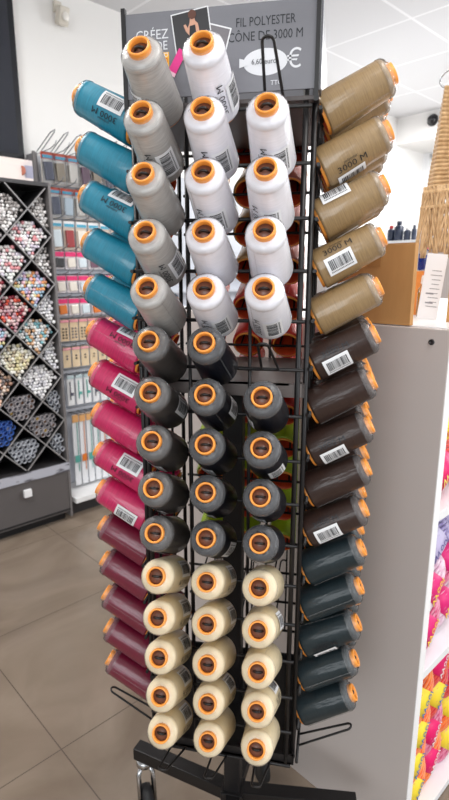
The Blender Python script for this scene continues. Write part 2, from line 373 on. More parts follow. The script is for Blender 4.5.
# small generic printed figure in a dark top
fig = [(-.003, .020), (.003, .020), (.004, .014), (.008, .010), (.010, -.002), (.012, -.012), (.008, -.012), (.006, -.004), (.004, -.018), (-.004, -.018), (-.005, -.004), (-.010, .002), (-.013, .010), (-.010, .011), (-.007, .006), (-.004, .012)]
on_board('printed_figure', poly(fig), skin, -.036, 1.602, .05, 1, .0014)
on_board('printed_figure', poly([(-.004, .008), (.004, .009), (.005, -.002), (.004, -.018), (-.004, -.018), (-.005, -.002)]), mat('printed_black', rgb(22, 20, 24), .5), -.036, 1.602, .05, 1, .0017)
hair = [(.006 * math.cos(a), .006 * math.sin(a)) for a in [i * 2 * PI / 12 for i in range(12)]]
on_board('printed_figure', poly(hair), mat('printed_brown', rgb(90, 50, 35), .5), -.037, 1.624, 0, 1, .0019)
pinkp = mat('printed_magenta', rgb(215, 40, 130), .45)
on_board('printed_spool', rectp(.0062, .0165), pinkp, -.0595, 1.566, -.55, 1, .0020)
on_board('printed_spool', rectp(.0066, .0025), mat('printed_pale_pink', rgb(235, 190, 205), .45), -.0685, 1.5515, -.55, 1, .0021)

# ---------------------------------------------------------------- thread cones
def r_at(z): return 0.0322 - (z - .006) * (0.0322 - 0.0272) / .094
THREAD = [(.0255, .004), (.0315, .0045), (.0322, .008), (.0302, .045), (.0274, .098), (.0262, .1018), (.0235, .1042), (.0165, .1062), (.0120, .1062)]
HUB = [(.0262, 0), (.0285, .0), (.0288, .004), (.0262, .0055), (.0152, .1035), (.0154, .1130), (.0150, .1146), (.0132, .1150), (.0122, .1140), (.0122, .105), (.0240, .006)]
THREADS = {}
cols = {'light grey': rgb(182, 179, 175), 'charcoal grey': rgb(70, 66, 64), 'white': rgb(240, 239, 246), 'black': rgb(20, 22, 30), 'cream': rgb(240, 222, 184),
        'turquoise': rgb(26, 138, 166), 'pink': rgb(214, 32, 100), 'burgundy': rgb(118, 8, 48), 'beige': rgb(156, 128, 88), 'dark brown': rgb(56, 40, 35),
        'dark teal': rgb(33, 45, 50), 'gold': rgb(190, 145, 85), 'dusty coral': rgb(196, 112, 96), 'red': rgb(222, 44, 26), 'lime green': rgb(165, 195, 30), 'pale grey': rgb(200, 200, 200)}
for nme, c in cols.items():
    mb = MB(); mb.lathe(THREAD, 40); THREADS[nme] = mb.mesh('thread_' + nme.replace(' ', '_'), thread_mat('thread_' + nme.replace(' ', '_'), c, 0.92 if nme in ('white', 'cream') else .75))
mb = MB(); mb.lathe(HUB, 32, closed=True)
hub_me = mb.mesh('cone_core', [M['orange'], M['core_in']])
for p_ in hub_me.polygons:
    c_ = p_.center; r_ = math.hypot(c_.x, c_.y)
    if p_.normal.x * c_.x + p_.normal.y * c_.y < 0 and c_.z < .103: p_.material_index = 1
mb = MB(); mb.lathe([(0, .1078), (.0123, .1070), (.0123, .1062), (0, .1066)], 20); plug_me = mb.mesh('core_plug', mat('brown_translucent_plug', rgb(112, 78, 66), .35))
# wrapping film variants
def wrap_mesh(seed):
    rnd = random.Random(seed); mb = MB(); n = 40
    prof = [(.0283, .0965, 1), (.0281, .0992, 1), (.0270, .1034, 1), (.0244, .1062, 1), (.0205, .1080, 1), (.0176, .1088, 1), (.0166, .1110, 1)]
    rings = []; ph = [rnd.uniform(0, 6.3) for _ in range(4)]
    for r, z, g in prof:
        ring = []
        for i in range(n):
            a = 2 * PI * i / n; e = 0
            if z > .104: e = (.0005 + .0006 * (z > .108)) * math.sin(9 * a + ph[0]) + .0005 * math.sin(17 * a + ph[1])
            ring.append(mb.bm.verts.new(((r + e) * math.cos(a), (r + e) * math.sin(a), z + e * .5)))
        rings.append((ring, g))
    for (a, g1), (b_, g2) in zip(rings, rings[1:]):
        for i in range(n):
            f = mb.bm.faces.new([a[i], a[(i + 1) % n], b_[(i + 1) % n], b_[i]]); f.smooth = True; f.material_index = 1 if (g1 or g2) and a[0].co.z > .05 else 0
    # the film's overlapping seam: a narrow raised fold along the body
    t0 = rnd.uniform(0, 6.3); mb.mi = 1; prev = None
    for z in (.006, .03, .06, .09, .100):
        r = r_at(z) + .0006
        pr = [mb.bm.verts.new((rr * math.cos(t0 + dt), rr * math.sin(t0 + dt), z)) for rr, dt in ((r, 0), (r + .0010, .03), (r, .06))]
        if prev:
            for i in (0, 1):
                f = mb.bm.faces.new([prev[i], prev[i + 1], pr[i + 1], pr[i]]); f.material_index = 1; f.smooth = True
        prev = pr
    return mb.mesh('film_collar', [M['film'], M['film_gathered']])
WR = [wrap_mesh(s_) for s_ in range(4)]
def on_cone(me, zc, th, lift, name, mats):
    for v in me.vertices:
        x, y = v.co.x, v.co.y; z = zc + x; r = r_at(z) + lift; a = th - y / r
        v.co = (r * math.cos(a), r * math.sin(a), z)
    me.materials.clear()
    for m in mats: me.materials.append(m)
    for p in me.polygons: p.use_smooth = False
    return me
def grid_patch(x0, x1, y0, y1, nx, ny, mi=0, bm=None):
    vs = [[bm.verts.new((x0 + (x1 - x0) * i / nx, y0 + (y1 - y0) * j / ny, 0)) for j in range(ny + 1)] for i in range(nx + 1)]
    for i in range(nx):
        for j in range(ny):
            f = bm.faces.new([vs[i][j], vs[i + 1][j], vs[i + 1][j + 1], vs[i][j + 1]]); f.material_index = mi
def label_mesh():
    bm = bmesh.new(); grid_patch(-.022, .022, -.0145, .0145, 2, 10, 0, bm); me = bpy.data.meshes.new('barcode_label'); bm.to_mesh(me); bm.free()
    return on_cone(me, .040, 0, .0019, 'barcode_label', [M['sticker']])
def bars_mesh():
    bm = bmesh.new(); x = -.017; rnd = random.Random(5)
    while x < .017:
        wd = rnd.choice((.0006, .0011, .0016)); grid_patch(x, min(x + wd, .0175), -.0065, .0095, 1, 6, 0, bm); x += wd + rnd.choice((.0006, .0009, .0013))
    x = -.018
    while x < .018: grid_patch(x, x + .0013, -.0105, -.0085, 1, 1, 0, bm); x += .0023
    me = bpy.data.meshes.new('barcode'); bm.to_mesh(me); bm.free()
    return on_cone(me, .040, 0, .0023, 'barcode', [M['ink']])
LAB, BARS = label_mesh(), bars_mesh()
t1 = text_mesh('3000 M', .0135); t1.transform(Matrix.Diagonal((1.15, 1, 1, 1)))
TXT = on_cone(t1, .045, -.72, .0019, 't', [M['ink']])
TXT2 = on_cone(text_mesh('polyester', .0058), .045, -.98, .0019, 't', [M['ink']])
wht = mat('pale_print', rgb(150, 150, 155), .5)
def cone(k, c, r, colour, spin, label, group=None, text=True, lab=True, var=0):
    root = empty('thread_cone'); root.matrix_world = cone_matrix(k, c * SX, zbase(r), spin)
    tag(root, label, 'thread cone', group)
    link('thread', THREADS[colour], root); link('plug', plug_me, link('core', hub_me, root)); link('film_collar', WR[var % 4], root)
    if lab:
        l_ = link('barcode_label', LAB, root); link('barcode', BARS, l_)
    if text: link('printed_lettering', TXT, root); link('printed_lettering', TXT2, root)
    return root
ORD = ['topmost', 'second', 'third', 'fourth', 'lowest']
def ordn(i): return ORD[i]
deg = math.radians
FRONT = {-1: ['light grey', 'charcoal grey', 'cream'], 0: ['white', 'black', 'cream'], 1: ['white', 'black', 'cream']}
CN = {-1: 'left', 0: 'middle', 1: 'right'}
SP = {(-1, 0): -135, (-1, 1): -50, (-1, 3): -20, (-1, 6): -5, (0, 0): -15, (0, 1): -55, (0, 2): -150, (0, 4): -58, (1, 1): -60, (1, 2): -82, (1, 3): 60, (1, 4): -72, (0, 2): -70,
      (0, 6): 0, (0, 9): -30, (1, 7): -50, (1, 6): -150, (-1, 10): 25, (-1, 11): 25, (0, 10): 25, (0, 11): 20, (-1, 12): 30, (0, 13): 40, (1, 4): -72, (1, 11): 20, (1, 13): 60, (-1, 13): 40, (-1, 14): 35}
# dark cones: lettering is hardly visible on black thread, so those keep only the sticker
v = 0
for c in (-1, 0, 1):
    for r in range(15):
        if (0, c, r) in EMPTY: continue
        col = FRONT[c][r // 5]; v += 1
        same = [q for q in range(15) if FRONT[c][q // 5] == col and (0, c, q) not in EMPTY]; i = same.index(r)
        pos = ['topmost', 'second from top', 'third from top', 'fourth from top', 'lowest'][i] if len(same) == 5 else ['topmost', 'second from top', 'third from top', 'lowest'][i]
        shown = (c, r) in SP
        cone(0, c, r, col, deg(SP.get((c, r), 140 if r < 7 else -110)), f'{col} thread cone, {pos} {col} one, {CN[c]} column of the front',
             f'{col} cones on the front', lab=True, text=True, var=v)
LEFT = ['turquoise', 'pink', 'burgundy']; RIGHT = ['beige', 'dark brown', 'dark teal']
LS = {0: 25, 2: 62, 5: 75, 6: 30, 8: 38, 9: -15}
RS = {1: 258, 2: 128, 3: 190, 5: 205, 7: 215, 9: 195, 12: 232}
for r in range(15):
    i = r % 5; pos = ['topmost', 'second', 'third', 'fourth', 'lowest'][i]
    for c, nm in ((1, 'row nearest the front'), (0, 'middle row'), (-1, 'rear row')):
        col = LEFT[r // 5]; v += 1; sp = LS.get(r, 180) if c == 1 else random.choice((150, 200, 120))
        cone(3, c, r, col, deg(sp), f'{col} cone pointing left, {pos} {col} one in the {nm}', f'{col} cones on the left side', lab=True, text=True, var=v)
    for c, nm in ((-1, 'row nearest the front'), (0, 'middle row'), (1, 'rear row')):
        col = RIGHT[r // 5]; v += 1; sp = RS.get(r, 10) if c == -1 else random.choice((215, 200, 250, 60))
        cone(1, c, r, col, deg(sp), f'{col} cone pointing right, {pos} {col} one in the {nm}', f'{col} cones on the right side', lab=True, text=True, var=v)
for r in range(13):
    for c in (-1, 0, 1):       # seen from inside the rack: back face column -1 stands on the right as we look
        if r >= 12: continue
        col = ('dusty coral' if c == -1 else 'gold') if r < 4 else ('red' if r < 8 else 'lime green')
        v += 1; same = [q for q in range(12) if (0 if q < 4 else 1 if q < 8 else 2) == (0 if r < 4 else 1 if r < 8 else 2)]; i = same.index(r)
        pos = ['topmost', 'second from top', 'third from top', 'lowest'][i]
        cone(2, c, r, col, deg(150), f'{col} cone on the back, {pos} {col} one in the { {-1: "right", 0: "middle", 1: "left"}[c] } column', f'{col} cones at the back', lab=False, text=False, var=v)

# ---------------------------------------------------------------- white shelf unit on the right
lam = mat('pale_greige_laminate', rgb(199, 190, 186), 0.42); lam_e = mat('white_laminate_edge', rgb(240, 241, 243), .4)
VF = 0.279; ZT = 1.172; UP = 0.275
su = empty('shelf_unit', w(.6, 0, 0)); tag(su, 'white laminate shelf unit filled with yarn, to the right of the rack', 'shelf unit')
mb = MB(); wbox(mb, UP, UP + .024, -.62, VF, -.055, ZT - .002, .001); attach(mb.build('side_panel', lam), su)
mb = MB(); wbox(mb, UP + .0245, 1.5, -.62, VF, ZT - .02, ZT, .0008); attach(mb.build('top_board', lam_e), su)
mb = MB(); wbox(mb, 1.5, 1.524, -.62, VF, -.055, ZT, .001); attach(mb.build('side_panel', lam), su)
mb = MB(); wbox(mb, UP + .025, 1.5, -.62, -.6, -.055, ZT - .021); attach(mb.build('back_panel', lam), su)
SH = [.80, .425, -.03]
for z in SH:
    mb = MB(); wbox(mb, UP + .025, 1.5, -.6, VF - .004, z - .02, z, .0008); attach(mb.build('shelf', lam_e), su)
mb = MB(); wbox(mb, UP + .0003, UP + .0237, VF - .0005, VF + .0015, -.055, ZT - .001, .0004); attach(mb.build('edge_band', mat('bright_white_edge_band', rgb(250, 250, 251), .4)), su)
T = Matrix.Translation(w(UP, .245, 1.146)) @ RU.to_4x4() @ Matrix.Rotation(-PI / 2, 4, 'Y')
mb = MB(); mb.lathe([(0, .0015), (.0022, .0015), (.0026, .003), (.0052, .003), (.0056, 0), (0, 0)], 20, T); attach(mb.build('cam_bolt', mat('dark_grey_bolt', rgb(40, 38, 40), .4)), su)

# yarn skeins
def yarn_mat(name, c1, c2):
    m = mat(name, c1, .8, noise=((30, 160, 160), c2, .35, .65), sheen=.5); return m
def skein(loc, col, c2, band, txtc, rotz, tilt, label, grp, s=1.0, txt='Wool', yaw=0, ln=.085, rad=.043):
    root = empty('yarn_skein', loc); root.rotation_euler = (Matrix.Rotation(A55 + yaw, 3, 'Z') @ Matrix.Rotation(tilt, 3, 'X') @ Matrix.Rotation(rotz, 3, 'Y')).to_euler()
    tag(root, label, 'yarn skein', grp)
    # strands wound lengthwise: twisted tubes round an egg-shaped body (x axis = length)
    key = ('sk', col, c2, s)
    if key not in CACHE:
        mb = MB(); mb.lathe([(0, -ln), (rad * .45, -ln * .93), (rad * .8, -ln * .6), (rad * .93, 0), (rad * .8, ln * .6), (rad * .45, ln * .93), (0, ln)], 24, Matrix.Rotation(PI / 2, 4, 'Y'))
        for i in range(26):
            a0 = 2 * PI * i / 26; pts = []
            for t in range(13):
                q = -1 + 2 * t / 12; rr = rad * math.sqrt(max(0, 1 - (abs(q) ** 2.6) * .93)); a = a0 + .9 * q
                pts.append((q * ln, rr * math.cos(a), rr * math.sin(a)))
            mb.tube(pts, .0042, 5)
        CACHE[key] = mb.mesh('yarn', yarn_mat('yarn_%d' % len(CACHE), rgb(*col), rgb(*c2)))
    link('yarn', CACHE[key], root)
    key = ('bd', band)
    if key not in CACHE:
        mb = MB(); mb.lathe([(rad * 1.07, -.030), (rad * 1.10, 0), (rad * 1.07, .030), (rad * 1.05, .030), (rad * 1.08, 0), (rad * 1.05, -.030)], 30, Matrix.Rotation(PI / 2, 4, 'Y'), closed=True)
        CACHE[key] = mb.mesh('paper_band', mat('band_%d' % len(CACHE), rgb(*band), .45))
    bd = link('paper_band', CACHE[key], root)
    key = ('tx', txtc)
    if key not in CACHE:
        me = text_mesh(txt, .028); m_ = mat('band_ink_%d' % len(CACHE), rgb(*txtc), .5)
        for v_ in me.vertices:
            x, y = v_.co.x, v_.co.y; a = -PI / 2 + y / rad; v_.co = (x, rad * 1.112 * math.cos(a), rad * 1.112 * math.sin(a))
        me.materials.clear(); me.materials.append(m_); CACHE[key] = me
    for q in range(4):
        o = link('band_lettering', CACHE[key], bd); o.rotation_euler = (q * PI / 2, 0, 0)
    return root
CACHE = {}
PK = ((226, 120, 150), (245, 190, 205)); OR = ((240, 95, 30), (255, 150, 60)); LV = ((120, 100, 170), (190, 180, 220)); MG = ((200, 60, 110), (235, 150, 180)); RD = ((200, 30, 40), (240, 80, 60))
LP = ((215, 165, 190), (245, 225, 235)); YB = (250, 225, 60); BL = (20, 110, 190); MB_ = (225, 30, 120); YT = (250, 220, 60); HP_ = (235, 20, 110)
rows = [  # u, v, z, colours, band, ink, rotz(lean in face), label
 (.372, .215, .100 + .018, OR, YB, BL, 1.0, 'orange yarn skein with yellow band, lowest in the bottom compartment'),
 (.382, .215, .200, OR, YB, BL, 1.0, 'orange yarn skein with yellow band, second from the bottom in the bottom compartment'),
 (.380, .215, .288, OR, YB, BL, .9, 'orange yarn skein with yellow band, topmost orange one beside the panel'),
 (.385, .215, .030, OR, YB, BL, .9, 'orange yarn skein with yellow band on the very bottom shelf'),
 (.490, .205, .035, OR, HP_, (250, 240, 240), .9, 'orange yarn skein with magenta band on the very bottom shelf'),
 (.600, .205, .030, MG, YB, BL, .9, 'pink yarn skein with yellow band on the bottom shelf, third from the panel'),
 (.595, .205, .135, OR, YB, BL, .9, 'orange yarn skein with yellow band, third from the panel'),
 (.600, .205, .240, RD, HP_, (250, 240, 240), .9, 'red yarn skein with magenta band, third from the panel'),
 (.600, .205, .330, OR, YB, BL, .9, 'upper orange yarn skein with yellow band, third from the panel'),
 (.590, .205, .490, LP, MB_, YT, .8, 'pale pink yarn skein with magenta band, third from the panel'),
 (.590, .205, .600, MG, MB_, YT, .8, 'deep pink yarn skein with magenta band, third from the panel'),
 (.480, .205, .130, MG, HP_, (250, 240, 240), .9, 'pink yarn skein with magenta band, low in the bottom compartment'),
 (.490, .205, .235, RD, YB, BL, .9, 'red yarn skein with yellow band behind the orange ones'),
 (.485, .205, .330, RD, HP_, (250, 240, 240), .9, 'red yarn skein with magenta band under the lower shelf'),
 (.372, .215, .485, MG, MB_, YT, .8, 'pink yarn skein with magenta band and yellow lettering, lowest on the lower shelf'),
 (.378, .215, .585, LP, MB_, YT, .8, 'pale pink yarn skein with magenta band in the middle compartment'),
 (.372, .215, .690, LV, (200, 190, 225), (90, 80, 150), .5, 'lavender yarn skein under the middle shelf'),
 (.480, .205, .500, LP, MB_, YT, .8, 'pale pink yarn skein with magenta band, farther from the panel'),
 (.485, .205, .610, MG, MB_, YT, .8, 'deep pink yarn skein with magenta band, farther from the panel'),
 (.485, .205, .715, LV, (200, 190, 225), (90, 80, 150), .5, 'lavender yarn skein farther from the panel'),
 (.378, .215, .862, RD, HP_, (250, 240, 120), .5, 'crimson yarn skein with pink band on the middle shelf'),
 (.400, .200, .955, OR, YB, (220, 40, 60), .3, 'orange yarn skein with yellow band stacked above the crimson one'),
 (.405, .195, 1.05, ((235, 235, 240), (200, 220, 235)), (120, 200, 225), (200, 30, 90), .3, 'white yarn skein with light blue band, topmost by the panel'),
 (.500, .200, .865, PK, YB, (200, 40, 60), .4, 'pink yarn skein with yellow band, farther along the middle shelf'),
]
for (u, v_, z, cc, bd, tx, rz, lb) in rows:
    skein(w(u, v_, z), cc[0], cc[1], bd, tx, -rz, 0, lb, 'yarn skeins in the shelf unit')

# ---------------------------------------------------------------- things on top of the shelf unit
card = mat('brown_cardboard', rgb(196, 148, 92), .75, noise=((40, 40, 8), rgb(184, 136, 82), .3, .7))
tape = mat('brown_parcel_tape', rgb(176, 128, 76), .35)
def carton(u0, u1, v0, v1, z1, label, yaw=0.0):
    t = empty('cardboard_box', w((u0 + u1) / 2, (v0 + v1) / 2, ZT)); t.rotation_euler = (0, 0, A55 + yaw); tag(t, label, 'cardboard box')
    a, b_, h = (u1 - u0), (v1 - v0), z1 - ZT
    mb = MB(); mb.box((0, 0, h / 2), (a, b_, h), bev=.0012); mb.build('box_body', card, t)
    mb = MB(); mb.box((0, b_ * .25, h + .001), (a - .001, b_ * .495, .002)); mb.build('flap', card, t)
    mb = MB(); mb.box((0, -b_ * .25, h + .001), (a - .001, b_ * .495, .002)); mb.build('flap', card, t)
    mb = MB(); mb.box((0, 0, h + .0024), (a + .001, .03, .0006)); mb.box((-a / 2 - .0005, 0, h - .02), (.0006, .03, .045)); mb.build('tape', tape, t)
    return t
carton(.287, .300, .02, .192, 1.326, 'thin plain brown cardboard box at the left end of the shelf unit top')
carton(.42, .55, .203, .33, 1.320, 'brown cardboard box at the right edge behind the white card', .0)
# white printed card leaning on the second box
mb = MB(); t = empty('display_card', w(.455, .150, ZT + .0005)); t.rotation_euler = (0, 0, A55 + .35)
tag(t, 'white printed card standing upright beside the right cardboard box', 'card')
mb.box((0, 0, .07), (.002, .042, .14), Matrix.Rotation(.09, 3, 'X')); mb.build('card_sheet', M['sticker'], t)
mb = MB(); random.seed(2)
for i in range(9): mb.box((-.0013, -.002 + random.uniform(-.001, .001) - .0008 * i, .028 + i * .0095), (.0006, random.uniform(.014, .024), .0014), Matrix.Rotation(.09, 3, 'X'))
mb.box((-.0013, .004, .036), (.0006, .016, .003), Matrix.Rotation(.09, 3, 'X')); mb.box((-.0013, .004, .056), (.0006, .016, .003), Matrix.Rotation(.09, 3, 'X'))
mb.build('card_printing', mat('grey_print', rgb(140, 140, 145), .5), t)
def bottle(u, v_, z, h, r, body, cap, label, capc='cap', fill=1.0):
    t = empty('small_bottle', w(u, v_, z)); tag(t, label, 'bottle')
    mb = MB(); mb.lathe([(0, 0.0), (r * .9, 0), (r, .003), (r, h * .6), (r * .9, h * .68), (r * .4, h * .78), (r * .36, h * .85), (0, h * .85)], 24); mb.build('bottle_body', M['glass'], t)
    mb = MB(); mb.lathe([(0, .002), (r * .86, .002), (r * .93, .005), (r * .93, h * .58 * fill), (0, h * .58 * fill)], 24); mb.build('liquid', body, t)
    mb = MB(); mb.lathe([(0, h * .8), (r * .55, h * .8), (r * .5, h * .95), (r * .35, h), (0, h)], 18); mb.build('cap', cap, t)
    return t
bottle(.52, .098, ZT, .095, .012, mat('amber_liquid', rgb(235, 170, 60), .3), mat('clear_white_cap', rgb(225, 215, 205), .3), 'small bottle of amber liquid behind the white card', fill=1)
cb = empty('card_carton', w(.575, .068, ZT)); cb.rotation_euler = (0, 0, A55); tag(cb, 'narrow orange carton under the bottle of blue liquid', 'carton')
mb = MB(); mb.box((0, 0, .0525), (.03, .03, .105), bev=.001); mb.build('carton_body', mat('orange_carton', rgb(215, 130, 55), .5), cb)
mb = MB(); mb.box((0, 0, .1055), (.0295, .0295, .0008)); mb.build('carton_lid', mat('pale_carton_lid', rgb(235, 225, 215), .5), cb)
bottle(.575, .068, ZT + .106, .062, .015, mat('blue_liquid', rgb(25, 60, 170), .25), mat('pink_cap', rgb(235, 130, 130), .4), 'small bottle of deep blue liquid with a pink cap standing on the orange carton')

# crocheted scarf hanging from a chrome ring
scf = mat('tan_yarn', rgb(208, 174, 130), .9, noise=((90, 90, 60), rgb(180, 144, 100), .35, .65), sheen=.4)
cu_, cv_ = .56, .085
st = empty('hanging_scarf', w(cu_, cv_, 1.62)); tag(st, 'tan crocheted scarf with knotted fringe hanging from a chrome ring', 'scarf')
mb = MB(); nu, nz = 26, 120; zt, zb = 1.672, 1.462
for side, off in ((0, 0), (1, .012)):
    vs = []
    for j in range(nz + 1):
        z = zt + (zb - zt) * j / nz; t_ = j / nz; wd = .022 + .022 * t_ ** .7
        rib = .0036 * abs(math.sin(j * PI / 5)); row = []
        for i in range(nu + 1):
            q = -1 + 2 * i / nu; fold = .009 * math.cos(q * 6.0) * (1 - t_ * .5)
            p = w(cu_ + off + fold - rib * (1 - 2 * side), cv_ + (q + 1) * wd - .020 * t_, z); row.append(mb.bm.verts.new(p))
        vs.append(row)
    for j in range(nz):
        for i in range(nu):
            f = mb.bm.faces.new([vs[j][i], vs[j][i + 1], vs[j + 1][i + 1], vs[j + 1][i]]); f.smooth = True
attach(mb.build('knitted_body', scf), st)
random.seed(11)
for i in range(13):
    q = -1 + 2 * i / 12; mb = MB(); p0 = w(cu_ - .003, cv_ + .023 + q * .042, zb + .004)
    for s_ in range(4):
        pts = []
        for t in range(9):
            tt = t / 8; sw = .0045 * math.sin(tt * 7 + s_ * 1.57 + i * 2.1) + .004 * math.sin(i * 1.7) * tt; pts.append(p0 + w(.004 * math.cos(tt * 9 + s_ * 1.57 + i), sw + q * .012 * tt, 0) + Vector((0, 0, -tt * (.135 + .012 * (i % 3)))))
        mb.tube(pts, .0028, 5)
    mb.sphere(p0 + Vector((0, 0, -.012)), .0075, 1); mb.sphere(p0 + Vector((0, 0, -.045)) + w(0, q * .005, 0), .0065, 1)
    attach(mb.build('fringe_tassel', scf), st)
rg = empty('hanging_ring', w(cu_, cv_, 1.68)); tag(rg, 'chrome ring and rail holding the tan scarf', 'hanger')
mb = MB(); pts = [w(cu_ + .005, cv_ + .012 + .022 * math.cos(a), 1.688 + .017 * math.sin(a)) for a in [i * 2 * PI / 24 for i in range(25)]]
mb.tube(pts, .0022, 8); attach(mb.build('ring', M['chrome']), rg)
mb = MB(); mb.tube([w(cu_ + .005, cv_ + .02, 1.704), w(cu_ + .005, .60, 1.704)], .004, 8); mb.tube([w(cu_ + .005, .60, -.055), w(cu_ + .005, .60, 1.71)], .008, 10); attach(mb.build('rail', M['chrome']), rg)

# ---------------------------------------------------------------- far right: counter, bottles, ceiling sensor
fc = empty('far_cabinet', w(2.9, -1.1, 0)); tag(fc, 'tall white cabinet far behind the rack carrying dark bottles', 'cabinet')
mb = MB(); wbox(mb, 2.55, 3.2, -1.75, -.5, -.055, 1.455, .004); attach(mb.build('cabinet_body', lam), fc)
mb = MB(); wbox(mb, 2.53, 3.22, -1.77, -.48, 1.4555, 1.475, .003); attach(mb.build('worktop', lam_e), fc)
navy = mat('dark_navy_plastic', rgb(38, 46, 66), .3); redc = mat('red_cap', rgb(190, 50, 50), .4)
for i, (vv, hh, rr, m1, m2, lb) in enumerate(((-1.20, .10, .024, navy, redc, 'dark bottle with red cap on the far cabinet, leftmost'), (-1.145, .125, .03, navy, navy, 'tallest dark navy bottle on the far cabinet'),
        (-1.085, .085, .022, navy, M['white'], 'short dark bottle with white cap on the far cabinet'), (-1.04, .095, .016, navy, navy, 'slim dark bottle on the far cabinet, rightmost'))):
    t = empty('dark_bottle', w(2.62, vv, 1.475)); tag(t, lb, 'bottle', 'dark bottles on the far cabinet')
    mb = MB(); mb.lathe([(0, 0), (rr, 0), (rr, hh * .7), (rr * .5, hh * .82), (0, hh * .82)], 18); mb.build('bottle_body', m1, t)
    mb = MB(); mb.lathe([(0, hh * .8), (rr * .55, hh * .8), (rr * .55, hh), (0, hh)], 16); mb.build('cap', m2, t)
t = empty('dome_sensor', w(4.249, -1.80, 2.60)); t.rotation_euler = (RU @ Matrix.Rotation(-PI / 2, 3, 'Y')).to_euler(); tag(t, 'small black dome camera on the ceiling soffit at the right', 'camera')
mb = MB(); mb.lathe([(0, 0), (.05, 0), (.05, .012), (.045, .02), (0, .02)], 20); mb.build('mount', M['black'], t)
mb = MB(); mb.lathe([(.042, .02), (.036, .04), (.02, .055), (0, .06)], 20); mb.build('dome', mat('dark_glass', rgb(20, 20, 24), .1), t)

# ---------------------------------------------------------------- left wall: screen, motion sensor
t = empty('wall_screen', w(.05, -2.12, 1.83)); tag(t, 'large black glossy screen high on the left wall', 'screen')
mb = MB(); wbox(mb, -.45, .585, -2.14, -2.09, 1.83, 2.62, .004); attach(mb.build('screen_housing', mat('black_gloss_plastic', rgb(26, 27, 32), .25)), t)
mb = MB(); wbox(mb, -.43, .555, -2.089, -2.0885, 1.85, 2.60); attach(mb.build('screen_glass', mat('dark_screen_glass', rgb(34, 38, 48), .08, coat=.6)), t)
brass = mat('brass_clip', rgb(205, 170, 120), .35, metal=.6)
for z in (2.44, 2.24, 2.16, 2.03):
    mb = MB(); wbox(mb, .585, .590, -2.125, -2.105, z - .018, z + .018, .001); attach(mb.build('edge_clip', brass), t)
mb = MB()
wbox(mb, .44, .475, -2.0885, -2.088, 2.44, 2.49); attach(mb.build('status_mark', mat('lit_violet_mark', rgb(150, 110, 220), .4, emis=(rgb(150, 110, 220), .8))), t)
t = empty('motion_sensor', w(.84, -2.15, 2.56)); t.rotation_euler = (0, 0, A55); tag(t, 'small off white motion sensor near the ceiling on the left wall', 'sensor')
cm_ = mat('off_white_plastic', rgb(214, 207, 194), .5)
mb = MB(); mb.box((0, -.012, .03), (.04, .022, .05), bev=.004); mb.build('bracket', cm_, t)
mb = MB(); mb.box((.005, -.05, -.02), (.055, .05, .085), Matrix.Rotation(.35, 3, 'X'), .01); mb.build('sensor_body', cm_, t)
mb = MB(); mb.sphere((.008, -.078, -.03), .02, 2, (1, .5, 1.2)); mb.build('lens', mat('milky_lens', rgb(236, 232, 224), .3), t)

# ---------------------------------------------------------------- bead and tube display, left
VB = -1.87; UE = .588; DU = .11; ZC0 = 1.453; DZ = .233
dgrey = mat('dark_grey_board', rgb(58, 56, 58), .5); dgrey2 = mat('mid_grey_board', rgb(112, 108, 108), .5); inner = mat('black_board', rgb(26, 25, 27), .6)
bd = empty('bead_display', w(.1, VB - .1, 0)); tag(bd, 'grey cabinet with diamond compartments full of beads and button tubes', 'display cabinet')
ZB0, ZB1 = .30, 1.69; U0 = -.30
mb = MB(); wbox(mb, UE, UE + .013, VB - .24, VB, -.03, ZB1 + .005, .001); attach(mb.build('side_panel', dgrey2), bd)
mb = MB(); wbox(mb, U0, UE, VB - .24, VB - .225, .25, ZB1); attach(mb.build('back_panel', inner), bd)
mb = MB(); wbox(mb, U0, UE, VB - .24, VB, ZB1 - .012, ZB1 + .005); attach(mb.build('top_panel', dgrey), bd)
mb = MB(); wbox(mb, U0, UE, VB - .24, VB, ZB0 - .035, ZB0 - .015); attach(mb.build('bottom_panel', dgrey), bd)
mb = MB(); wbox(mb, U0, U0 + .016, VB - .24, VB, -.03, ZB1 + .005); attach(mb.build('side_panel', dgrey2), bd)
edge_m = mat('light_grey_board_edge', rgb(150, 148, 148), .5)
def slat(u0, z0, u1, z1):
    # clip to frame
    pts = []
    n_ = 200
    ins = [(u0 + (u1 - u0) * i / n_, z0 + (z1 - z0) * i / n_) for i in range(n_ + 1)]
    ins = [p for p in ins if U0 + .016 < p[0] < UE and ZB0 - .012 < p[1] < ZB1 - .012]
    if len(ins) < 3: return
    (a, b_), (c_, d_) = ins[0], ins[-1]; ln = math.hypot(c_ - a, d_ - b_); ang = math.atan2(d_ - b_, c_ - a)
    mb = MB(); mb.box(w((a + c_) / 2, VB - .112, (b_ + d_) / 2), (ln, .216, .004), RU @ Matrix.Rotation(-ang, 3, 'Y')); dv = attach(mb.build('divider', inner), bd)
    mb = MB(); mb.box(w((a + c_) / 2, VB - .002, (b_ + d_) / 2), (ln, .004, .005), RU @ Matrix.Rotation(-ang, 3, 'Y')); bpy.context.view_layer.update(); attach(mb.build('front_edge', edge_m), dv)
sl = (DZ / 2) / DU
for i in range(-8, 14):
    zc = ZC0 + DZ / 2 - DZ * i          # lines through (UE-DU, zc)
    slat(UE + .3, zc + (DU + .3) * sl, UE - 1.2, zc + (DU - 1.2) * sl)
    slat(UE + .3, zc - (DU + .3) * sl, UE - 1.2, zc - (DU - 1.2) * sl)
